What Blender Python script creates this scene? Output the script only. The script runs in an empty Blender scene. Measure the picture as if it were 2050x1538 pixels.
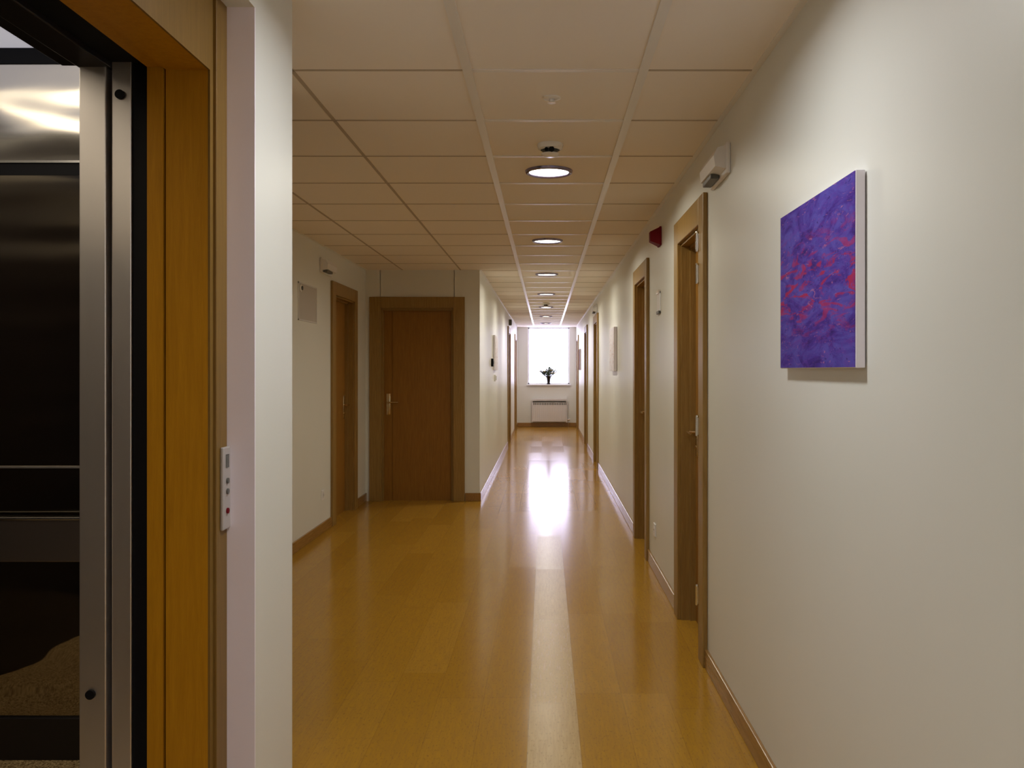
import bpy, bmesh, math, random
from mathutils import Vector, Matrix
random.seed(7)
C = bpy.context.scene.collection
S = bpy.context.scene
PI = math.pi

# ------------------------------------------------------------------ camera, world, exposure
FPX = 1730.0
cam_d = bpy.data.cameras.new('camera'); cam = bpy.data.objects.new('camera', cam_d); C.objects.link(cam)
cam.location = (0, 0, 1.35); cam.rotation_euler = (PI/2, 0, 0)
cam_d.sensor_fit = 'HORIZONTAL'; cam_d.sensor_width = 36.0; cam_d.lens = 36.0*FPX/2050
cam_d.shift_x = -67/2050; cam_d.shift_y = -27/2050
cam_d.clip_start = 0.05; cam_d.clip_end = 200
S.camera = cam
S.view_settings.view_transform = 'Standard'; S.view_settings.look = 'None'
S.view_settings.exposure = 0.0; S.view_settings.gamma = 1.0; S.view_settings.use_curve_mapping = False
S.cycles.max_bounces = 12; S.cycles.diffuse_bounces = 6; S.cycles.glossy_bounces = 5
S.cycles.sample_clamp_indirect = 6.0; S.cycles.use_denoising = True
S.cycles.caustics_reflective = True
w = bpy.data.worlds.new('world'); S.world = w; w.use_nodes = True
bg = w.node_tree.nodes['Background']
bg.inputs[0].default_value = (0.76, 0.73, 1.0, 1); bg.inputs[1].default_value = 9.0
LAMP = 7.0              # luminance of the downlight diffusers
LAMP_W = 11.0           # radiant power of each downlight
LAMP_COL = (1.0, 0.955, 0.875)
pl = bpy.data.lights.new('window_daylight_portal', 'AREA'); pl.shape = 'RECTANGLE'; pl.size = 1.0; pl.size_y = 1.38
pl.cycles.is_portal = True
po = bpy.data.objects.new('window_daylight_portal', pl); C.objects.link(po)
po.location = (0.077, 20.86, 1.70); po.rotation_euler = (-PI/2, 0, 0)

# ------------------------------------------------------------------ materials
def mat(name, col=(0.8,0.8,0.8), rough=0.5, metal=0.0, spec=0.5, emit=None, estr=0.0, coat=0.0):
    m = bpy.data.materials.new(name); m.use_nodes = True
    b = m.node_tree.nodes['Principled BSDF']
    b.inputs['Base Color'].default_value = (*col, 1); b.inputs['Roughness'].default_value = rough
    b.inputs['Metallic'].default_value = metal; b.inputs['Specular IOR Level'].default_value = spec
    if coat: b.inputs['Coat Weight'].default_value = coat; b.inputs['Coat Roughness'].default_value = 0.12
    if emit: b.inputs['Emission Color'].default_value = (*emit, 1); b.inputs['Emission Strength'].default_value = estr
    return m
class NT:
    def __init__(s, m): s.t = m.node_tree; s.b = s.t.nodes['Principled BSDF']
    def n(s, ty, **kw):
        x = s.t.nodes.new(ty)
        for k, v in kw.items(): setattr(x, k, v)
        return x
    def l(s, a, b): s.t.links.new(a, b)
    def coord(s, scale=(1,1,1), rot=(0,0,0), loc=(0,0,0), out='Object'):
        tc = s.n('ShaderNodeTexCoord'); mp = s.n('ShaderNodeMapping')
        mp.inputs['Scale'].default_value = scale; mp.inputs['Rotation'].default_value = rot; mp.inputs['Location'].default_value = loc
        s.l(tc.outputs[out], mp.inputs[0]); return mp.outputs[0]
    def noise(s, vec, scale, detail=4, rough=0.55, dist=0.0):
        x = s.n('ShaderNodeTexNoise'); x.inputs['Scale'].default_value = scale; x.inputs['Detail'].default_value = detail
        x.inputs['Roughness'].default_value = rough; x.inputs['Distortion'].default_value = dist
        s.l(vec, x.inputs['Vector']); return x.outputs[0]
    def ramp(s, fac, stops):
        r = s.n('ShaderNodeValToRGB'); e = r.color_ramp.elements
        while len(e) < len(stops): e.new(0.5)
        for i, (p, c) in enumerate(stops): e[i].position = p; e[i].color = (*c, 1) if len(c) == 3 else c
        s.l(fac, r.inputs[0]); return r.outputs[0]
    def mix(s, fac, a, b, mode='MIX'):
        x = s.n('ShaderNodeMix', data_type='RGBA', blend_type=mode)
        if isinstance(fac, (int, float)): x.inputs[0].default_value = fac
        else: s.l(fac, x.inputs[0])
        for i, v in ((6, a), (7, b)):
            if isinstance(v, tuple): x.inputs[i].default_value = (*v, 1)
            else: s.l(v, x.inputs[i])
        return x.outputs[2]
    def math(s, op, a, b=None):
        x = s.n('ShaderNodeMath', operation=op)
        for i, v in enumerate((a, b)):
            if v is None: continue
            if isinstance(v, (int, float)): x.inputs[i].default_value = v
            else: s.l(v, x.inputs[i])
        return x.outputs[0]
    def bump(s, h, strength, dist=0.002):
        x = s.n('ShaderNodeBump'); x.inputs['Strength'].default_value = strength; x.inputs['Distance'].default_value = dist
        s.l(h, x.inputs['Height']); s.l(x.outputs[0], s.b.inputs['Normal'])

def wood(name, dark, light, rough, axis='z', coat=0.0, spec=0.5):
    m = mat(name, light, rough, spec=spec, coat=coat); k = NT(m)
    sc = {'z': (14, 14, 0.9), 'x': (0.9, 14, 14), 'y': (14, 0.9, 14)}[axis]
    g = k.noise(k.coord(sc), 6.0, 6, 0.6, 0.6)
    f = k.noise(k.coord(tuple(v*3 for v in sc)), 14.0, 3, 0.5)
    c = k.ramp(g, [(0.3, dark), (0.7, light)])
    c = k.mix(k.math('MULTIPLY', f, 0.35), c, tuple(v*0.55 for v in dark))
    k.l(c, k.b.inputs['Base Color']); k.bump(f, 0.06)
    return m

def wall_mat():
    m = mat('painted_plaster', (0.76, 0.75, 0.67), 0.42, spec=0.4); k = NT(m)
    n = k.noise(k.coord((1,1,1)), 180, 3); k.bump(n, 0.10, 0.0008)
    v = k.noise(k.coord((1,1,1)), 1.3, 2)
    k.l(k.ramp(v, [(0.3, (0.735, 0.74, 0.69)), (0.7, (0.765, 0.76, 0.715))]), k.b.inputs['Base Color'])
    return m
def ceiling_mat():
    m = mat('mineral_tile', (0.88, 0.81, 0.72), 0.75, spec=0.2); k = NT(m)
    n = k.noise(k.coord((1,1,1)), 260, 3); k.bump(n, 0.15, 0.0008)
    return m
def floor_mat():
    m = mat('laminate_floor', (0.4,0.25,0.1), 0.2); k = NT(m)
    tc = k.n('ShaderNodeTexCoord'); sp = k.n('ShaderNodeSeparateXYZ'); k.l(tc.outputs['Object'], sp.inputs[0])
    X, Y = sp.outputs[0], sp.outputs[1]
    row = k.math('FLOOR', k.math('DIVIDE', k.math('ADD', X, 0.065), 0.19))
    # length offset per row, zero for row 0
    wn = k.n('ShaderNodeTexWhiteNoise', noise_dimensions='1D'); k.l(k.math('ADD', row, 0.37), wn.inputs['W'])
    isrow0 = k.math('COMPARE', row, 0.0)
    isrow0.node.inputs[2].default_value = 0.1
    off = k.math('MULTIPLY', wn.outputs[0], k.math('SUBTRACT', 1.0, isrow0))
    yy = k.math('ADD', k.math('DIVIDE', k.math('SUBTRACT', Y, 4.69), 1.18), off)
    col = k.math('FLOOR', yy)
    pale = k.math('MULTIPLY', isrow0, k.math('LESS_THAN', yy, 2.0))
    cb = k.n('ShaderNodeCombineXYZ'); k.l(row, cb.inputs[0]); k.l(col, cb.inputs[1])
    wn2 = k.n('ShaderNodeTexWhiteNoise', noise_dimensions='2D'); k.l(cb.outputs[0], wn2.inputs['Vector'])
    plank = k.ramp(wn2.outputs[0], [(0.0, (0.40, 0.205, 0.019)), (0.5, (0.425, 0.223, 0.022)), (1.0, (0.455, 0.244, 0.028))])
    light = k.mix(k.math('MULTIPLY', pale, 0.8), plank, (0.52, 0.36, 0.14))  # centre planks paler: own tone plus lamp reflection painted in
    gv = k.coord((22, 1.6, 1)); g = k.noise(gv, 5.0, 5, 0.6, 0.4)
    c = k.mix(k.math('MULTIPLY', k.ramp(g, [(0.35, (0,0,0)), (0.75, (1,1,1))]), 0.45), light, (0.26, 0.13, 0.035))
    sv = k.coord((60, 22, 1)); s = k.noise(sv, 2.2, 2, 0.5)
    c = k.mix(k.math('MULTIPLY', k.ramp(s, [(0.58, (0,0,0)), (0.70, (1,1,1))]), 0.5), c, (0.20, 0.10, 0.03))
    # fine joints
    fx = k.math('FRACT', k.math('DIVIDE', k.math('ADD', X, 0.065), 0.19)); fy = k.math('FRACT', yy)
    j = k.math('MAXIMUM', k.math('LESS_THAN', fx, 0.010), k.math('LESS_THAN', fy, 0.0022))
    c = k.mix(k.math('MULTIPLY', j, 0.4), c, (0.16, 0.08, 0.02))
    k.l(c, k.b.inputs['Base Color'])
    r = k.math('ADD', k.math('MULTIPLY', wn2.outputs[0], 0.05), k.math('ADD', 0.12, k.math('MULTIPLY', g, 0.04)))
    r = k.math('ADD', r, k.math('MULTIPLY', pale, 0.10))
    k.l(r, k.b.inputs['Roughness'])
    k.b.inputs['Specular IOR Level'].default_value = 0.15
    k.bump(g, 0.03, 0.001)
    return m
def painting_mat(name, seed, pal):
    m = mat(name, pal[0], 0.7, spec=0.06); k = NT(m)
    v1 = k.coord((3.0, 1, 9.0), rot=(0, 0.55, 0), loc=(seed, 0, seed))
    v2 = k.coord((6.0, 1, 26.0), rot=(0, 0.45, 0), loc=(seed*2, 0, 1))
    v3 = k.coord((4, 1, 5), loc=(0, 0, seed))
    v4 = k.coord((22.0, 1, 60.0), rot=(0, 0.6, 0), loc=(seed, 0, 4))
    n1 = k.noise(v1, 1.5, 6, 0.65, 1.5); n2 = k.noise(v2, 1.3, 5, 0.6, 1.0); n3 = k.noise(v3, 1.0, 3); n4 = k.noise(v4, 1.0, 3, 0.6, 0.8)
    c = k.ramp(n1, [(0.30, pal[1]), (0.45, pal[0]), (0.6, pal[2]), (0.75, pal[3])])
    c = k.mix(k.ramp(n4, [(0.50, (0,0,0)), (0.66, (0.5,0.5,0.5))]), c, pal[3])
    # red strokes concentrated in a band at mid height
    tc = k.n('ShaderNodeTexCoord'); sp = k.n('ShaderNodeSeparateXYZ'); k.l(tc.outputs['Object'], sp.inputs[0])
    dz = k.math('ABSOLUTE', k.math('SUBTRACT', sp.outputs[2], 0.22))
    band = k.ramp(dz, [(0.03, (1,1,1)), (0.17, (0.0,0.0,0.0))])
    s = k.ramp(n2, [(0.52, (0,0,0)), (0.60, (1,1,1))])
    mm = k.math('MULTIPLY', band, s)
    c = k.mix(k.math('MULTIPLY', mm, 0.85), c, pal[4])
    s2 = k.ramp(k.noise(v2, 2.1, 4, 0.7, 2.0), [(0.61, (0,0,0)), (0.68, (0.8,0.8,0.8))])
    c = k.mix(s2, c, pal[5])
    s3 = k.ramp(k.noise(v4, 1.7, 3, 0.6, 0.8), [(0.62, (0,0,0)), (0.72, (0.8,0.8,0.8))])
    c = k.mix(s3, c, pal[1])
    k.l(c, k.b.inputs['Base Color']); k.bump(n2, 0.4, 0.002)
    return m
def brushed(name, col, rough, wav=0.0, axis=0):
    m = mat(name, col, rough, metal=1.0); k = NT(m)
    sc = [400, 400, 400]; sc[axis] = 3
    n = k.noise(k.coord(tuple(sc)), 1.0, 2)
    k.l(k.math('ADD', rough-0.04, k.math('MULTIPLY', n, 0.08)), k.b.inputs['Roughness'])
    if wav:
        h = k.noise(k.coord((0.9, 1, 3.2), rot=(0, 0.35, 0)), 1.5, 1); k.bump(h, wav, 0.05)
    return m

M = {}
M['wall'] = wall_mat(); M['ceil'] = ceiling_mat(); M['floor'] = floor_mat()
M['grid'] = mat('grid_paint', (0.80, 0.77, 0.72), 0.28, spec=0.6)
M['casing'] = wood('oak_casing', (0.275, 0.155, 0.038), (0.385, 0.235, 0.066), 0.40, 'z', spec=0.35)
M['leaf'] = wood('oak_leaf', (0.26, 0.115, 0.018), (0.35, 0.165, 0.027), 0.42, spec=0.25)
M['base'] = wood('oak_skirting', (0.28, 0.14, 0.04), (0.40, 0.22, 0.07), 0.2, 'y', spec=0.5)
M['portal'] = wood('portal_wood_cab_lit', (0.46, 0.205, 0.007), (0.57, 0.265, 0.010), 0.45, spec=0.2)  # lining more orange, warm cab light put into its colour
M['portal_face'] = wood('olive_oak_face', (0.20, 0.110, 0.022), (0.26, 0.145, 0.033), 0.45, spec=0.3)
M['chrome'] = mat('satin_chrome', (0.80, 0.78, 0.74), 0.18, metal=1.0)
M['brass'] = mat('brass', (0.78, 0.66, 0.42), 0.22, metal=1.0)
M['steel'] = brushed('brushed_steel', (0.80, 0.76, 0.75), 0.42, axis=2)
M['steelp'] = brushed('polished_steel_panel', (0.74, 0.70, 0.64), 0.16, 0.55, 0)
M['panelgrey'] = mat('call_panel_satin', (0.42, 0.38, 0.36), 0.4)
M['mauve'] = mat('mauve_lacquer', (0.93, 0.86, 0.98), 0.35)
M['white'] = mat('white_plastic', (0.80, 0.79, 0.80), 0.35)
M['canvas_w'] = mat('white_canvas_edge', (0.90, 0.87, 0.97), 0.6)
M['black'] = mat('matte_black', (0.004, 0.004, 0.006), 0.6, spec=0.2)
M['dark'] = mat('dark_panel', (0.012, 0.009, 0.010), 0.35)
M['grey'] = mat('dark_grey_plastic', (0.10, 0.10, 0.09), 0.4)
M['red'] = mat('red_plastic', (0.16, 0.004, 0.010), 0.6, spec=0.12)
M['joint'] = mat('tile_joint_shade', (0.50, 0.42, 0.33), 0.7, spec=0.1)  # side strips coloured darker for the shadow gaps between tiles
M['steeldark'] = brushed('dark_brushed_steel', (0.30, 0.26, 0.25), 0.42, axis=2)
M['pane'] = mat('white_frame_paint', (0.8, 0.8, 0.82), 0.3)
M['lampglass'] = mat('lamp_diffuser', (1, 1, 1), 0.5, emit=LAMP_COL, estr=LAMP)
M['cablight'] = mat('cab_light_diffuser', (1, 1, 1), 0.5, emit=(1.0, 0.86, 0.62), estr=3.4)
M['rim'] = mat('lamp_rim', (0.30, 0.27, 0.42), 0.25, metal=0.8)
M['det'] = mat('detector_shell', (0.86, 0.85, 0.84), 0.2, spec=0.7)
M['cabceil'] = mat('cab_ceiling_added_glow', (0.8, 0.8, 0.8), 0.5, emit=(0.86, 0.84, 0.92), estr=0.42)  # low emission added so the cab ceiling reads as lit
M['green'] = mat('leaf_green', (0.03, 0.06, 0.02), 0.5)
M['petal'] = mat('cream_petal', (0.50, 0.40, 0.17), 0.6)
M['vase'] = mat('dark_glazed_vase', (0.01, 0.006, 0.006), 0.15)
M['rad'] = mat('radiator_enamel', (0.72, 0.70, 0.70), 0.35)
M['paper'] = mat('paper_sheet', (0.50, 0.46, 0.42), 0.7)
m = mat('dark_mirror', (0.38, 0.33, 0.26), 0.03, metal=1.0); k = NT(m)
k.bump(k.noise(k.coord((0.8, 1, 3.0)), 1.6, 1), 0.40, 0.03); M['mirror'] = m
m = mat('speckled_carpet', (0.3, 0.2, 0.1), 0.95, spec=0.1); k = NT(m)
k.l(k.ramp(k.noise(k.coord((1,1,1)), 170, 3, 0.7), [(0.38, (0.09, 0.05, 0.015)), (0.62, (0.55, 0.40, 0.20))]), k.b.inputs['Base Color']); M['carpet'] = m
m = bpy.data.materials.new('window_glass'); m.use_nodes = True; t = m.node_tree; t.nodes.clear()
o_ = t.nodes.new('ShaderNodeOutputMaterial'); mx = t.nodes.new('ShaderNodeMixShader'); tr = t.nodes.new('ShaderNodeBsdfTransparent'); gl = t.nodes.new('ShaderNodeBsdfGlossy')
gl.inputs['Roughness'].default_value = 0.02; mx.inputs[0].default_value = 0.06
t.links.new(tr.outputs[0], mx.inputs[1]); t.links.new(gl.outputs[0], mx.inputs[2]); t.links.new(mx.outputs[0], o_.inputs[0]); M['glass'] = m
VIOLET = [(0.070, 0.032, 0.27), (0.03, 0.012, 0.12), (0.10, 0.08, 0.40), (0.12, 0.045, 0.32), (0.40, 0.02, 0.05), (0.42, 0.15, 0.30)]
M['art_a'] = painting_mat('violet_painting', 3.3, VIOLET)
M['art_b'] = painting_mat('pale_painting', 8.1, [(0.72,0.68,0.75), (0.6,0.55,0.62), (0.78,0.74,0.82), (0.66,0.6,0.7), (0.6,0.45,0.45), (0.8,0.75,0.7)])
M['art_c'] = painting_mat('maroon_painting', 5.7, [(0.12,0.03,0.04), (0.06,0.015,0.03), (0.18,0.05,0.07), (0.15,0.04,0.09), (0.3,0.03,0.03), (0.3,0.15,0.15)])

# ------------------------------------------------------------------ mesh helpers
def box(bm, x0, x1, y0, y1, z0, z1, bev=0.0, seg=2):
    x0, x1 = sorted((x0, x1)); y0, y1 = sorted((y0, y1)); z0, z1 = sorted((z0, z1))
    r = bmesh.ops.create_cube(bm, size=1.0); vs = r['verts']
    for v in vs:
        v.co = Vector(((x0+x1)/2 + v.co.x*(x1-x0), (y0+y1)/2 + v.co.y*(y1-y0), (z0+z1)/2 + v.co.z*(z1-z0)))
    if bev:
        es = list({e for v in vs for e in v.link_edges})
        bmesh.ops.bevel(bm, geom=es, offset=bev, segments=seg, affect='EDGES', profile=0.5)
def tube(bm, p0, p1, r0, r1=None, seg=16):
    p0, p1 = Vector(p0), Vector(p1); r1 = r0 if r1 is None else r1
    d = p1-p0; q = d.to_track_quat('Z', 'Y').to_matrix().to_4x4()
    bmesh.ops.create_cone(bm, cap_ends=True, segments=seg, radius1=r0, radius2=r1, depth=d.length,
                          matrix=Matrix.Translation((p0+p1)/2) @ q)
def lathe(bm, prof, seg=32, mtx=None):
    rings = []
    for r, z in prof:
        if r < 1e-6: rings.append([bm.verts.new((0, 0, z))])
        else: rings.append([bm.verts.new((r*math.cos(2*PI*i/seg), r*math.sin(2*PI*i/seg), z)) for i in range(seg)])
    for a, b in zip(rings, rings[1:]):
        for i in range(seg):
            j = (i+1) % seg
            if len(a) == 1 and len(b) == 1: continue
            if len(a) == 1: bm.faces.new((a[0], b[i], b[j]))
            elif len(b) == 1: bm.faces.new((a[i], a[j], b[0]))
            else: bm.faces.new((a[i], a[j], b[j], b[i]))
    if mtx is not None: bmesh.ops.transform(bm, matrix=mtx, verts=[v for r in rings for v in r])
def obj(name, bm, m, parent=None, smooth=False):
    bmesh.ops.recalc_face_normals(bm, faces=bm.faces)
    me = bpy.data.meshes.new(name); bm.to_mesh(me); bm.free(); me.materials.append(m)
    if smooth:
        for p in me.polygons: p.use_smooth = True
        me.set_sharp_from_angle(angle=math.radians(35))
    o = bpy.data.objects.new(name, me); C.objects.link(o)
    if parent: o.parent = parent
    return o
def boxes(name, lst, m, parent=None, bev=0.0):
    bm = bmesh.new()
    for b in lst: box(bm, *b, bev=bev)
    return obj(name, bm, m, parent)
def tag(o, label, cat, group=None):
    o['label'] = label; o['category'] = cat
    if group: o['group'] = group
    return o
def thing(name, label, cat, loc=(0,0,0), rz=0.0, group=None):
    o = bpy.data.objects.new(name, None); C.objects.link(o); o.location = loc; o.rotation_euler = (0,0,rz)
    o.empty_display_size = 0.1
    return tag(o, label, cat, group)
def struct(name, lst, m, parent=None, bev=0.0):
    o = boxes(name, lst, m, parent, bev)
    if parent is None: o['kind'] = 'structure'
    return o
def copy_tree(root, loc, rz, label, group=None):
    r = root.copy(); C.objects.link(r); r.location = loc; r.rotation_euler = (0,0,rz); r['label'] = label
    if group: r['group'] = group
    for ch in list(root.children):
        c = ch.copy(); C.objects.link(c); c.parent = r
        for g in list(ch.children):
            d = g.copy(); C.objects.link(d); d.parent = c
    return r

# ------------------------------------------------------------------ dimensions (metres; camera at x=0,y=0)
XR, XL, XN, XLOB = 0.736, -0.68, -0.713, -1.86     # right wall, far corridor left wall, near left wall, lobby left wall
YB, YE, H = 8.93, 20.70, 2.39                      # lobby back wall, end wall, ceiling
YS = -3.5                                          # wall behind the camera
T = 0.14
# doors: (opening start, opening end, opening top, casing width)
R_DOORS = [(4.04, 4.69, 2.04, 0.12), (6.23, 6.95, 2.04, 0.11), (12.05, 12.82, 2.04, 0.11), (15.15, 15.9, 2.04, 0.11), (19.2, 19.95, 2.04, 0.10)]
L_DOORS = [(15.6, 16.35, 2.04, 0.11), (19.0, 19.75, 2.04, 0.11)]

# ------------------------------------------------------------------ floor and ceiling
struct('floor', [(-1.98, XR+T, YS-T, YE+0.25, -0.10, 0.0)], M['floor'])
cl = struct('ceiling', [(-1.03, XR+T, YS-T, YE+0.25, H, H+0.08), (-2.0, -1.03, 3.15, YB+T, H, H+0.08)], M['ceil'])
g = []
def zc(d): return (H-d, H+0.002)
for x in (-0.270, 0.339):
    g.append((x-0.016, x+0.016, YS, YE, *zc(0.006)))
gs = [(-0.885, -0.870, YS, YB, *zc(0.002)), (-1.485, -1.470, 3.2, YB, *zc(0.002))]
y = 2.99-0.6*10
while y < YE:
    if y > YS:
        g.append((-0.255, 0.324, y-0.012, y+0.012, *zc(0.004)))
        gs.append((0.352, XR, y-0.006, y+0.006, *zc(0.002)))
        gs.append((XN if y < 2.4 else (XLOB if y < YB and y > 3.3 else (-0.95 if y < 3.3 else XL)), -0.284, y-0.006, y+0.006, *zc(0.002)))
    y += 0.6
boxes('ceiling_grid', g, M['grid'], cl); boxes('tile_joint_shade', gs, M['joint'], cl)
boxes('edge_trim', [(XR-0.022, XR+0.002, YS, YE, H-0.003, H+0.002), (XL-0.002, XL+0.02, YB, YE, H-0.003, H+0.002), (XLOB, XLOB+0.02, 3.2, YB, H-0.003, H+0.002)], M['grid'], cl)

# ------------------------------------------------------------------ walls
def wall_with_doors(x0, x1, y0, y1, doors):
    out = []; c = y0
    for a, b, top, cw in doors:
        out.append((x0, x1, c, a, -0.02, H+0.02)); out.append((x0, x1, a-0.001, b+0.001, top, H+0.02)); c = b
    out.append((x0, x1, c, y1, -0.02, H+0.02)); return out
struct('wall_right', wall_with_doors(XR, XR+T, YS-T, YE+0.2, R_DOORS), M['wall'])
struct('wall_corridor_left', wall_with_doors(XL-T, XL, YB+T, YE+0.2, L_DOORS) + [(XL-T, XL, YB, YB+T, -0.02, H+0.02)], M['wall'])
struct('wall_lobby_back', [(XLOB-T, -1.705, YB, YB+T, -0.02, H+0.02), (-0.945, XL-T+0.001, YB, YB+T, -0.02, H+0.02), (-1.71, -0.94, YB, YB+T, 2.0, H+0.02)], M['wall'])
struct('wall_lobby_left', wall_with_doors(XLOB-T, XLOB, 3.1, YB+T, [(7.59, 8.36, 2.02, 0.11)]), M['wall'])
struct('wall_near_left', [(-1.03, XN, YS-T, 0.98, -0.02, H+0.02), (-0.98, XN, 2.12, 2.433, -0.02, H+0.02), (-0.98, XN, 0.979, 2.121, 2.24, H+0.02),
                          (-1.06, -0.979, 2.13, 3.2, -0.02, 2.75)], M['wall'], bev=0.0)
struct('wall_shaft', [(-2.6, -0.98, 3.12, 3.2, -0.05, 2.75), (-2.6, -2.5, 0.6, 3.2, -0.05, 2.75), (-2.6, -0.98, 0.6, 0.7, -0.05, 2.75), (-2.6, -0.979, 0.6, 3.2, 2.65, 2.75)], M['dark'])
struct('wall_behind_camera', [(-1.03, XR+T, YS-T, YS, -0.02, H+0.02)], M['wall'])
WX0, WX1, WZ0, WZ1 = -0.42, 0.575, 1.02, 2.385
struct('wall_end', [(XL-T, WX0, YE, YE+0.2, -0.02, H+0.02), (WX1, XR+T, YE, YE+0.2, -0.02, H+0.02), (WX0-0.001, WX1+0.001, YE, YE+0.2, -0.02, WZ0), (WX0-0.001, WX1+0.001, YE, YE+0.2, WZ1, H+0.02)], M['wall'])
wf = struct('window_1', [(WX0, WX0+0.03, YE+0.10, YE+0.15, WZ0, WZ1), (WX1-0.03, WX1, YE+0.10, YE+0.15, WZ0, WZ1), (WX0, WX1, YE+0.10, YE+0.15, WZ0, WZ0+0.03), (WX0, WX1, YE+0.10, YE+0.15, WZ1-0.03, WZ1)], M['pane'])
boxes('window_pane', [(WX0+0.02, WX1-0.02, YE+0.122, YE+0.128, WZ0+0.02, WZ1-0.02)], M['glass'], wf)
boxes('window_sill', [(WX0-0.03, WX1+0.03, YE-0.06, YE+0.10, WZ0-0.03, WZ0-0.001)], M['pane'], wf, bev=0.004)

# ------------------------------------------------------------------ skirting boards
bh, bt = 0.085, 0.014
def runs(y0, y1, doors):
    out = []; c = y0
    for a, b, top, cw in doors: out.append((c, a-cw)); c = b+cw
    out.append((c, y1)); return out
struct('baseboard_right', [(XR-bt, XR+0.003, a, b, 0, bh) for a, b in runs(YS, YE, R_DOORS)], M['base'], bev=0.004)
struct('baseboard_corridor_left', [(XL-0.003, XL+bt, a, b, 0, bh) for a, b in runs(YB-bt, YE, L_DOORS)], M['base'], bev=0.004)
struct('baseboard_lobby_back', [(-0.83, XL, YB-bt, YB+0.003, 0, bh)], M['base'], bev=0.004)
struct('baseboard_lobby_left', [(XLOB-0.003, XLOB+bt, 3.2, 7.48, 0, bh), (XLOB-0.003, XLOB+bt, 8.47, YB, 0, bh)], M['base'], bev=0.004)
struct('baseboard_end', [(XL, XR, YE-bt, YE+0.003, 0, 0.10)], M['base'], bev=0.004)

# ------------------------------------------------------------------ doors. local: x along wall, y into wall, z up
ndoor = [1]
def hinge_bm(x, z):
    bm = bmesh.new(); tube(bm, (x, -0.028, z-0.045), (x, -0.028, z+0.045), 0.0075)
    lathe(bm, [(0.0, 0.053), (0.006, 0.051), (0.0075, 0.045)], 12, Matrix.Translation((x, -0.028, z)))
    box(bm, x-0.012, x+0.012, -0.0245, -0.022, z-0.04, z+0.04); return bm
def lever_bm(x, y, z, d):
    bm = bmesh.new()
    box(bm, x-0.02, x+0.02, y-0.006, y, z-0.13, z+0.09, bev=0.003)
    tube(bm, (x, y-0.006, z), (x, y-0.05, z), 0.009)
    tube(bm, (x-0.005*d, y-0.05, z), (x+0.11*d, y-0.055, z), 0.009, 0.007)
    tube(bm, (x, y-0.012, z-0.08), (x, y, z-0.08), 0.011)
    return bm
def door(org, rz, w_, top, cw, ctop, side, hinge=True, depth=0.075, groove=None, hinges=(0.25, 1.09, 1.93)):
    r = bpy.data.objects.new('door_%d' % ndoor[0], None); ndoor[0] += 1; C.objects.link(r)
    r.location = org; r.rotation_euler = (0,0,rz); r['kind'] = 'structure'
    p = 0.022
    boxes('casing', [(-cw, 0.006, -p, 0.0, 0, ctop-0.0), (w_-0.006, w_+cw, -p, 0.0, 0, ctop), (0.005, w_-0.005, -p, 0.0, top-0.006, ctop)], M['casing'], r, bev=0.004)
    boxes('jamb', [(0.0, 0.018, -0.002, 0.14, 0, top), (w_-0.018, w_, -0.002, 0.14, 0, top), (0.017, w_-0.017, -0.002, 0.14, top-0.018, top),
                   (0.017, 0.03, depth-0.03, depth, 0, top-0.018), (w_-0.03, w_-0.017, depth-0.03, depth, 0, top-0.018), (0.03, w_-0.03, depth-0.03, depth, top-0.03, top-0.017)], M['casing'], r)
    ls = [(0.012, w_-0.012, depth, depth+0.04, 0.0, top-0.012)]
    if groove:
        ls = [(0.012, groove-0.003, depth, depth+0.04, 0.0, top-0.012), (groove-0.004, groove+0.004, depth+0.006, depth+0.038, 0.0, top-0.013), (groove+0.003, w_-0.012, depth, depth+0.04, 0.0, top-0.012)]
    lf = boxes('door_leaf', ls, M['leaf'], r)
    hx, d = (0.075, 1) if side == 'l' else (w_-0.075, -1)
    obj('handle', lever_bm(hx, depth, 1.02, d), M['brass'], lf, smooth=True)
    if hinge:
        x = w_+0.004 if side == 'l' else -0.004
        for z in hinges: obj('hinge', hinge_bm(x, z), M['chrome'], r, smooth=True)
    return r
R90 = PI/2
door_r = []
for i, (a, b, top, cw) in enumerate(R_DOORS):      # right wall: local x runs towards the camera
    # hinges on the side near the camera (local x = w)
    door_r.append(door((XR, b, 0), -R90, b-a, top, cw, top+cw, 'l', hinge=(i == 0), hinges=(0.3, 1.09, 1.80, 1.95)))
for a, b, top, cw in L_DOORS: door((XL, a, 0), R90, b-a, top, cw, top+cw, 'r', hinge=False)
door((XLOB, 7.59, 0), R90, 8.36-7.59, 2.02, 0.11, 2.13, 'r', hinge=False)
door((-1.705, YB, 0), 0, 0.76, 2.0, 0.112, 2.11, 'l', hinge=False, depth=0.045, groove=0.115)

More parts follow.
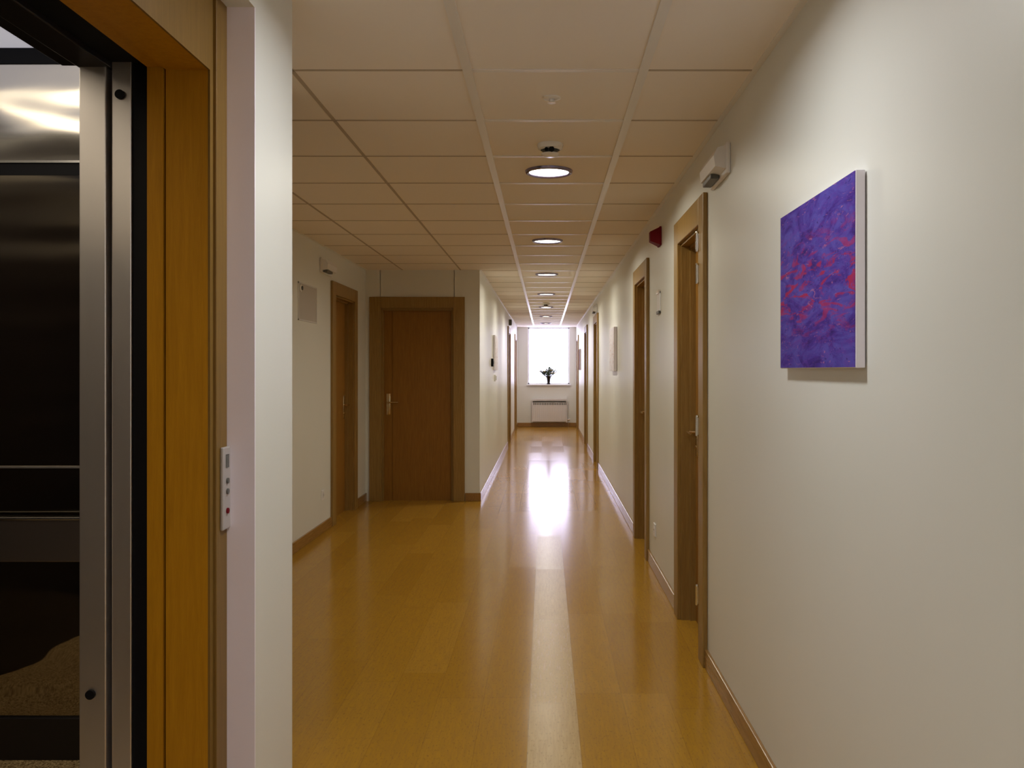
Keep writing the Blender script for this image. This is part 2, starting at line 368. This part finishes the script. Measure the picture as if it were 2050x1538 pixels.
# ------------------------------------------------------------------ lift doorway (wooden portal in a shallow niche) and steel landing frame
pt = bpy.data.objects.new('door_%d' % ndoor[0], None); C.objects.link(pt); pt['kind'] = 'structure'
boxes('casing', [(-0.785, -0.78, 2.0095, 2.125, 0, 2.245), (-0.785, -0.78, 0.975, 1.0905, 0, 2.245), (-0.785, -0.78, 1.0905, 2.0095, 2.0495, 2.245)], M['portal_face'], pt)
boxes('lining', [(-0.883, -0.784, 2.01, 2.125, 0, 2.245), (-0.883, -0.784, 0.975, 1.09, 0, 2.245), (-0.883, -0.784, 1.089, 2.011, 2.05, 2.245)], M['portal'], pt)
boxes('casing_bead', [(-0.782, -0.772, 2.028, 2.034, 0, 2.24), (-0.782, -0.772, 1.066, 1.072, 0, 2.24)], M['portal_face'], pt, bev=0.002)
boxes('jamb', [(-0.925, -0.888, 2.006, 2.125, 0, 2.06), (-0.925, -0.888, 0.975, 1.094, 0, 2.06), (-0.925, -0.884, 1.0, 2.1, 2.055, 2.24)], M['portal'], pt)
boxes('gap_shade_fill', [(-0.972, -0.924, 2.035, 2.135, 0, 2.30), (-1.02, -0.924, 0.98, 2.135, 2.075, 2.30), (-0.972, -0.924, 0.965, 1.06, 0, 2.3)], M['black'], pt)  # black fill painted in for the shade of the open gap
boxes('sill_plate', [(-1.10, -0.885, 0.98, 2.12, -0.02, 0.004)], M['steel'], pt)

cab = thing('elevator_cab', 'steel-framed lift car with dark mirror wall, seen through the open wooden doorway', 'elevator', (-1.75, 1.95, 0))
def cb(name, lst, m, bev=0.0, par=None):
    l2 = [(a+1.75, b+1.75, c-1.95, d-1.95, e, f) for a, b, c, d, e, f in lst]
    return boxes(name, l2, m, par or cab, bev)
cb('carpet', [(-2.42, -1.095, 0.88, 3.0, -0.03, 0.003)], M['carpet'])
cb('ceiling_panel', [(-2.42, -1.18, 0.88, 3.0, 2.467, 2.50)], M['cabceil'])
cb('light_panel', [(-2.25, -1.35, 1.25, 2.45, 2.455, 2.468)], M['cablight'])
cb('mirror', [(-2.42, -1.12, 3.0, 3.02, 0.145, 2.03)], M['mirror'])
cb('upper_wall_panel', [(-2.42, -1.12, 2.995, 3.02, 2.075, 2.415)], M['steelp'])
cb('joint_strip', [(-2.42, -1.12, 2.992, 3.02, 2.070, 2.078)], M['chrome'])
cb('dark_strip', [(-2.42, -1.12, 2.998, 3.02, 2.028, 2.071), (-2.42, -1.12, 2.99, 3.02, 2.412, 2.47)], M['black'])
cb('kick_plate', [(-2.42, -1.12, 2.985, 3.02, 0.003, 0.147)], M['dark'], 0.002)
cb('side_wall', [(-2.45, -2.42, 0.88, 3.0, 0, 2.50)], M['dark'])
cb('near_wall', [(-2.42, -1.12, 0.86, 0.88, 0, 2.50)], M['dark'])
hr = cb('handrail', [(-2.36, -1.13, 2.93, 2.955, 0.70, 0.845)], M['steeldark'], 0.004)
cb('upper_wall_panel', [(-2.42, -1.12, 0.880, 0.885, 2.075, 2.415)], M['steelp'])
cb('handrail', [(-2.36, -1.13, 0.92, 0.945, 0.70, 0.845)], M['steeldark'], 0.004)
cb('mirror', [(-2.42, -1.12, 0.880, 0.884, 0.145, 2.03)], M['mirror'])
cb('handrail_top', [(-2.36, -1.13, 2.925, 2.96, 0.843, 0.853)], M['chrome'], 0.003, hr)
for bx0 in (-2.3, -1.25): cb('bracket', [(bx0, bx0+0.03, 2.954, 3.0, 0.74, 0.80)], M['steel'], 0, hr)
cb('trim_rail', [(-2.42, -1.12, 2.988, 3.0, 1.012, 1.018)], M['steel'])
cb('post', [(-1.090, -1.028, 2.02, 2.14, 0.0, 2.10)], M['steel'], 0.002)
cb('post', [(-1.019, -0.973, 2.03, 2.14, 0.0, 2.12)], M['steel'], 0.002)
cb('return_panel', [(-1.12, -1.085, 2.10, 3.0, 0, 2.5)], M['dark'])
cb('return_panel', [(-1.12, -1.085, 0.88, 1.06, 0, 2.5)], M['dark'])
cb('header', [(-1.175, -1.095, 0.9, 2.10, 2.09, 2.46)], M['dark'], 0.003)
cb('header_track', [(-1.095, -1.02, 0.98, 2.05, 2.06, 2.3)], M['dark'], 0.003)
def screw(x, y, z):
    bm = bmesh.new(); tube(bm, (x+1.75, y-1.95-0.004, z), (x+1.75, y-1.95+0.004, z), 0.011, seg=20); obj('screw', bm, M['black'], cab)
screw(-0.998, 2.027, 1.35+552*2.03/1730); screw(-1.062, 2.017, 1.35-648*2.02/1730)

struct('trim_1', [(-0.780, XN+0.001, 2.1155, 2.121, 0.0, 2.24)], M['mauve'])
# ------------------------------------------------------------------ lift call panel
cp = thing('call_panel', 'slim pale lift call panel with buttons on the wooden lift doorway frame', 'control panel', (-0.78, 2.095, 0.965), R90)
boxes('face_plate', [(-0.025, 0.028, -0.008, 0.0, 0, 0.20)], M['panelgrey'], cp, bev=0.003)
boxes('display', [(-0.008, 0.010, -0.0095, -0.007, 0.150, 0.182)], M['grey'], cp)
for z, mm in ((0.118, 'grey'), (0.092, 'grey'), (0.045, 'red')):
    bm = bmesh.new(); tube(bm, (0.001, -0.0115, z), (0.001, -0.007, z), 0.007); obj('button', bm, M[mm], cp, smooth=True)

# ------------------------------------------------------------------ paintings
def painting(org, rz, art, label, w_=0.63, h=0.455, t_=0.025, group=None):
    r = thing('canvas_painting', label, 'painting', org, rz, group)
    boxes('canvas', [(0, w_, -t_, -0.003, 0, h)], M['canvas_w'], r, bev=0.002)
    boxes('painted_face', [(0.002, w_-0.002, -t_-0.0015, -t_+0.0005, 0.002, h-0.002)], art, r)
    return r
painting((XR, 2.61, 1.356), -R90, M['art_a'], 'large violet abstract painting with red strokes on the near right wall')
painting((XR, 9.50, 1.345), -R90, M['art_b'], 'thin-edged pale canvas on the right wall beyond the second door', t_=0.032)
painting((XR, 18.45, 1.36), -R90, M['art_c'], 'small dark maroon picture far down the right wall near the window', w_=0.5, h=0.44)
painting((XL, 11.2, 1.355), R90, M['art_b'], 'canvas seen edge-on on the left corridor wall past the lobby corner')

# ------------------------------------------------------------------ ceiling lamps
COOL = (0.96, 0.985, 1.0)
WARM = (1.0, 0.945, 0.78)
def downlight(x, y, label):
    r = thing('ceiling_light', label, 'ceiling light', (x, y, H), 0, 'round downlights along the corridor ceiling')
    bm = bmesh.new(); lathe(bm, [(0.100, 0.006), (0.103, -0.010), (0.112, -0.016), (0.121, -0.012), (0.124, -0.001), (0.120, 0.006)], 48); obj('rim', bm, M['rim'], r, smooth=True)
    bm = bmesh.new(); lathe(bm, [(0, -0.009), (0.06, -0.0085), (0.101, -0.006), (0.101, 0.002)], 48); obj('diffuser', bm, M['lampglass'], r, smooth=True)
    ld = bpy.data.lights.new('bulb', 'AREA'); ld.shape = 'DISK'; ld.size = 0.19; ld.energy = LAMP_W; ld.color = WARM; ld.spread = math.radians(168)
    lo = bpy.data.objects.new('bulb', ld); C.objects.link(lo); lo.parent = r; lo.location = (0, 0, -0.018)
    return r
names = ['nearest visible round downlight, just beyond the dark-eyed smoke detector', 'second round downlight, ahead of the red alarm',
         'third round downlight, level with the lobby back wall', 'fourth round downlight, just inside the narrow corridor',
         'fifth round downlight, behind the corridor smoke detector', 'sixth round downlight from the camera, small and distant', 'farthest round downlight, just before the end window']
d0 = downlight(0.018, 4.50, names[0])
for i in range(1, 7): copy_tree(d0, (0.018-0.002*i, 4.50+2.4*i, H), 0, names[i])
for i, nm in ((-1, 'round downlight overhead just ahead of the camera'), (-2, 'round downlight overhead just behind the camera'), (-3, 'round downlight farthest behind the camera')):
    nr = copy_tree(d0, (0.018, 4.50+2.4*i, H), 0, nm)
    for ch in nr.children:
        if ch.type == 'LIGHT': ch.data = ch.data.copy(); ch.data.color = COOL

def detector(x, y, label):
    r = thing('smoke_detector', label, 'smoke detector', (x, y, H), 0, 'smoke detectors on the corridor ceiling')
    bm = bmesh.new(); lathe(bm, [(0.0, 0.003), (0.058, 0.003), (0.060, -0.006), (0.056, -0.022), (0.044, -0.028)], 36); obj('base_ring', bm, M['det'], r, smooth=True)
    bm = bmesh.new(); lathe(bm, [(0.034, -0.020), (0.034, -0.048), (0.0, -0.052)], 30)
    obj('sensor_chamber', bm, M['grey'], r, smooth=True)
    bm = bmesh.new(); lathe(bm, [(0.0, -0.058), (0.030, -0.056), (0.041, -0.048), (0.042, -0.044), (0.0, -0.042)], 30); obj('cap', bm, M['det'], r, smooth=True)
    for dx, ra in ((-0.018, 0.008), (0.006, 0.012)):
        bm = bmesh.new(); tube(bm, (dx, -0.052, -0.034), (dx, -0.030, -0.034), ra); obj('sensor_eye', bm, M['black'], r, smooth=True)
    return r
sd = detector(0.022, 3.97, 'domed smoke detector with dark sensor eyes, just before the nearest visible downlight')
copy_tree(sd, (0.008, 13.35, H), 0, 'distant smoke detector beyond the fourth downlight in the narrow corridor')
sp = thing('sprinkler_head', 'small faint round fitting in the ceiling tile nearer than the smoke detector', 'sprinkler', (0.024, 3.29, H))
bm = bmesh.new(); lathe(bm, [(0.0, 0.002), (0.034, 0.002), (0.034, -0.004), (0.020, -0.008), (0.012, -0.008)], 32); obj('escutcheon', bm, M['det'], sp, smooth=True)
bm = bmesh.new(); lathe(bm, [(0.010, -0.004), (0.010, -0.018), (0.016, -0.021), (0.0, -0.022)], 24); obj('deflector', bm, M['det'], sp, smooth=True)

# ------------------------------------------------------------------ emergency lights
def emergency(org, rz, label, L=0.34):
    r = thing('emergency_light', label, 'emergency light', org, rz, 'emergency lights above doors')
    bm = bmesh.new(); box(bm, 0, L, -0.018, 0, 0, 0.125, bev=0.006); obj('back_plate', bm, M['white'], r)
    bm = bmesh.new()
    P = [(-0.016, 0.02), (-0.016, 0.115), (-0.050, 0.105), (-0.066, 0.075), (-0.060, 0.030)]
    a = [bm.verts.new((0.012, p[0], p[1])) for p in P]; b = [bm.verts.new((L-0.012, p[0], p[1])) for p in P]
    bm.faces.new(a); bm.faces.new(b)
    for i in range(len(P)): bm.faces.new((a[i], a[(i+1) % 5], b[(i+1) % 5], b[i]))
    obj('housing', bm, M['white'], r)
    boxes('lens', [(0.03, L*0.62, -0.056, -0.02, 0.006, 0.026)], M['grey'], r, bev=0.003)
    return r
em = emergency((XR, 3.77, 2.135), -R90, 'white wedge emergency light above the nearest right door')
copy_tree(em, (XR, 12.62, 2.17), -R90, 'white box standing in for a lamp highlight above the third right door')  # added box in place of a downlight glint on the door head
copy_tree(em, (XLOB, 7.12, 2.16), R90, 'emergency light beside the head of the lobby left door')

# ------------------------------------------------------------------ alarm sounder
al = thing('fire_alarm', 'dark red fire alarm sounder high on the right wall between two doors', 'fire alarm', (XR, 5.53, 2.205), -R90)
bm = bmesh.new(); box(bm, -0.06, 0.06, -0.014, 0, -0.06, 0.06, bev=0.004); obj('back_plate', bm, M['red'], al)
bm = bmesh.new()
a = [bm.verts.new((x*0.055, -0.013, z*0.055)) for x, z in ((-1,-1),(1,-1),(1,1),(-1,1))]
b = [bm.verts.new((x*0.030, -0.070, z*0.030)) for x, z in ((-1,-1),(1,-1),(1,1),(-1,1))]
bm.faces.new(a); bm.faces.new(b)
for i in range(4): bm.faces.new((a[i], a[(i+1)%4], b[(i+1)%4], b[i]))
obj('horn', bm, M['red'], al)

# ------------------------------------------------------------------ small wall fittings
def sign(org, rz, label):
    r = thing('door_sign', label, 'sign', org, rz)
    boxes('plate', [(-0.06, 0.06, -0.008, 0, 0, 0.14)], M['white'], r, bev=0.002)
    boxes('clip_bar', [(-0.06, 0.06, -0.014, 0, 0.125, 0.148)], M['chrome'], r, bev=0.002)
    boxes('clip_bar', [(-0.06, 0.06, -0.014, 0, -0.004, 0.014)], M['grey'], r, bev=0.002)
    return r
sign((XR, 5.58, 1.72), -R90, 'small metal-edged room sign on the right wall before the second door')
def outlet(org, rz, label):
    r = thing('wall_outlet', label, 'outlet', org, rz, 'low wall outlets')
    boxes('cover_plate', [(-0.04, 0.04, -0.009, 0, 0, 0.085)], M['white'], r, bev=0.003)
    bm = bmesh.new(); tube(bm, (0, -0.0105, 0.043), (0, -0.008, 0.043), 0.022, seg=24); obj('socket', bm, M['det'], r)
    for s in (-1, 1):
        bm = bmesh.new(); tube(bm, (s*0.009, -0.0115, 0.043), (s*0.009, -0.010, 0.043), 0.003, seg=10); obj('pin_hole', bm, M['black'], r)
    return r
o1 = outlet((XR, 5.79, 0.24), -R90, 'white outlet low on the right wall between the two nearest doors')
copy_tree(o1, (XLOB, 7.20, 0.27), R90, 'outlet low on the lobby left wall beside its door')
def switch(org, rz, label, m_=None, s=1.0):
    r = thing('light_switch', label, 'light switch', org, rz)
    boxes('cover_plate', [(-0.042, 0.042, -0.010*s, 0, 0, 0.088)], m_ or M['white'], r, bev=0.003)
    boxes('rocker', [(-0.026, 0.026, -0.017*s, -0.009*s, 0.014, 0.074)], m_ or M['white'], r, bev=0.003)
    return r
switch((XL, 11.55, 1.205), R90, 'white light switch under the canvas on the left corridor wall', None, 1.8)
ct = thing('thermostat', 'small black thermostat on the left corridor wall beside the canvas', 'thermostat', (XL, 10.85, 1.40), R90)
boxes('case', [(-0.045, 0.045, -0.028, 0, 0, 0.10)], M['black'], ct, bev=0.004)
bm = bmesh.new(); tube(bm, (0, -0.033, 0.05), (0, -0.027, 0.05), 0.02, seg=20); obj('dial', bm, M['grey'], ct)
nb = thing('notice_board', 'faint pale notice sheet on the lobby left wall, partly behind the near wall', 'notice', (XLOB, 6.50, 1.74), R90)
boxes('sheet', [(0, 0.50, -0.004, 0, 0, 0.27)], M['paper'], nb)
boxes('frame', [(-0.01, 0.51, -0.007, 0, -0.01, 0.0), (-0.01, 0.51, -0.007, 0, 0.27, 0.28), (-0.01, 0, -0.007, 0, -0.01, 0.28), (0.5, 0.51, -0.007, 0, -0.01, 0.28)], M['det'], nb)
bt_ = thing('wall_button', 'tiny dark round button above the notice sheet on the lobby wall', 'button', (XLOB, 6.55, 1.975), R90)
bm = bmesh.new(); lathe(bm, [(0.0, 0.0), (0.030, 0.0), (0.030, 0.010), (0.020, 0.014), (0.0, 0.014)], 24, Matrix.Rotation(PI/2, 4, 'X')); obj('cap', bm, M['det'], bt_, smooth=True)
bm = bmesh.new(); tube(bm, (0, -0.022, 0), (0, -0.013, 0), 0.016); obj('knob', bm, M['grey'], bt_, smooth=True)
sk = thing('wall_speaker', 'small dark box above the far left corridor door', 'speaker', (XL, 16.1, 2.19), R90)
boxes('case', [(-0.06, 0.06, -0.05, 0, 0, 0.11)], M['grey'], sk, bev=0.005)
boxes('grille', [(-0.045, 0.045, -0.053, -0.049, 0.015, 0.095)], M['black'], sk)

# ------------------------------------------------------------------ radiator under the window
rd = thing('radiator', 'white panel radiator under the end window', 'radiator', (0.095, YE-0.022, 0.13))
boxes('panel', [(-0.40, 0.40, -0.105, -0.085, 0, 0.46)], M['rad'], rd, bev=0.006)
boxes('rear_panel', [(-0.40, 0.40, -0.045, -0.03, 0.0, 0.46)], M['rad'], rd)
boxes('fins', [(-0.395+0.028*i, -0.391+0.028*i, -0.086, -0.044, 0.02, 0.44) for i in range(29)], M['rad'], rd)
boxes('flute', [(-0.385+0.05*i, -0.365+0.05*i, -0.110, -0.100, 0.03, 0.42) for i in range(16)], M['rad'], rd, bev=0.003)
boxes('top_grille', [(-0.40, 0.40, -0.108, -0.03, 0.462, 0.472)] + [(-0.38+0.04*i, -0.36+0.04*i, -0.112, -0.104, 0.40, 0.452) for i in range(20)], M['grey'], rd)
boxes('cover_strip', [(-0.42, 0.42, -0.115, -0.0, 0.50, 0.545)], M['rad'], rd, bev=0.004)
for sx in (-0.41, 0.41): boxes('side_cover', [(sx-0.01, sx+0.01, -0.115, 0.0, -0.02, 0.50)], M['rad'], rd, bev=0.003)
for sx in (-0.25, 0.25): boxes('wall_bracket', [(sx-0.012, sx+0.012, -0.032, 0.021, 0.1, 0.4)], M['rad'], rd)
bm = bmesh.new(); tube(bm, (0.44, -0.06, 0.05), (0.49, -0.06, 0.05), 0.018); tube(bm, (0.41, -0.06, 0.05), (0.44, -0.06, 0.05), 0.008); tube(bm, (0.45, -0.06, 0.05), (0.45, -0.06, -0.13), 0.007); obj('valve', bm, M['chrome'], rd, smooth=True)

# ------------------------------------------------------------------ vase and flowers on the sill
vs = thing('flower_vase', 'dark slender vase standing on the end window sill', 'vase', (0.075, YE+0.02, WZ0))
bm = bmesh.new(); lathe(bm, [(0, 0), (0.042, 0.0), (0.044, 0.01), (0.036, 0.04), (0.046, 0.12), (0.066, 0.19), (0.070, 0.20), (0.062, 0.20), (0.045, 0.18), (0.0, 0.12)], 28); obj('body', bm, M['vase'], vs, smooth=True)
fl = thing('flower_bouquet', 'spreading bunch of cream flowers and dark leaves in the vase on the window sill', 'flowers', (0.075, YE+0.02, WZ0+0.13))
rnd = random.Random(3)
bs, bp, bl = bmesh.new(), bmesh.new(), bmesh.new()
for i in range(44):
    a = rnd.uniform(0, 2*PI); sp_ = 0.02+0.155*rnd.random()**0.6; hh = 0.24-sp_*0.45+rnd.uniform(-0.03, 0.02)
    tip = Vector((1.4*sp_*math.cos(a), sp_*math.sin(a)*0.55, hh)); tube(bs, (0.01*math.cos(a), 0.01*math.sin(a), 0), tip, 0.005, 0.003, 6)
    if i % 3 == 0:
        cpt = Matrix.Translation(tip)
        for q in range(6):
            b_ = 2*PI*q/6; bmesh.ops.create_uvsphere(bp, u_segments=8, v_segments=5, radius=0.5, matrix=cpt @ Matrix.Rotation(b_, 4, 'Z') @ Matrix.Translation((0.013, 0, 0.002)) @ Matrix.Rotation(-0.5, 4, 'Y') @ Matrix.Diagonal((0.046, 0.032, 0.018, 1)))
    else:
        for q in range(4):
            p = tip*(0.55+0.15*q); dq = Vector((rnd.uniform(-1,1), rnd.uniform(-1,1)*0.5, rnd.uniform(0,0.8))).normalized()
            bmesh.ops.create_uvsphere(bl, u_segments=8, v_segments=5, radius=0.5, matrix=Matrix.Translation(p+dq*0.022) @ dq.to_track_quat('X','Z').to_matrix().to_4x4() @ Matrix.Diagonal((0.085, 0.045, 0.008, 1)))
obj('stems', bs, M['green'], fl); obj('blossoms', bp, M['petal'], fl, smooth=True); obj('leaves', bl, M['green'], fl, smooth=True)
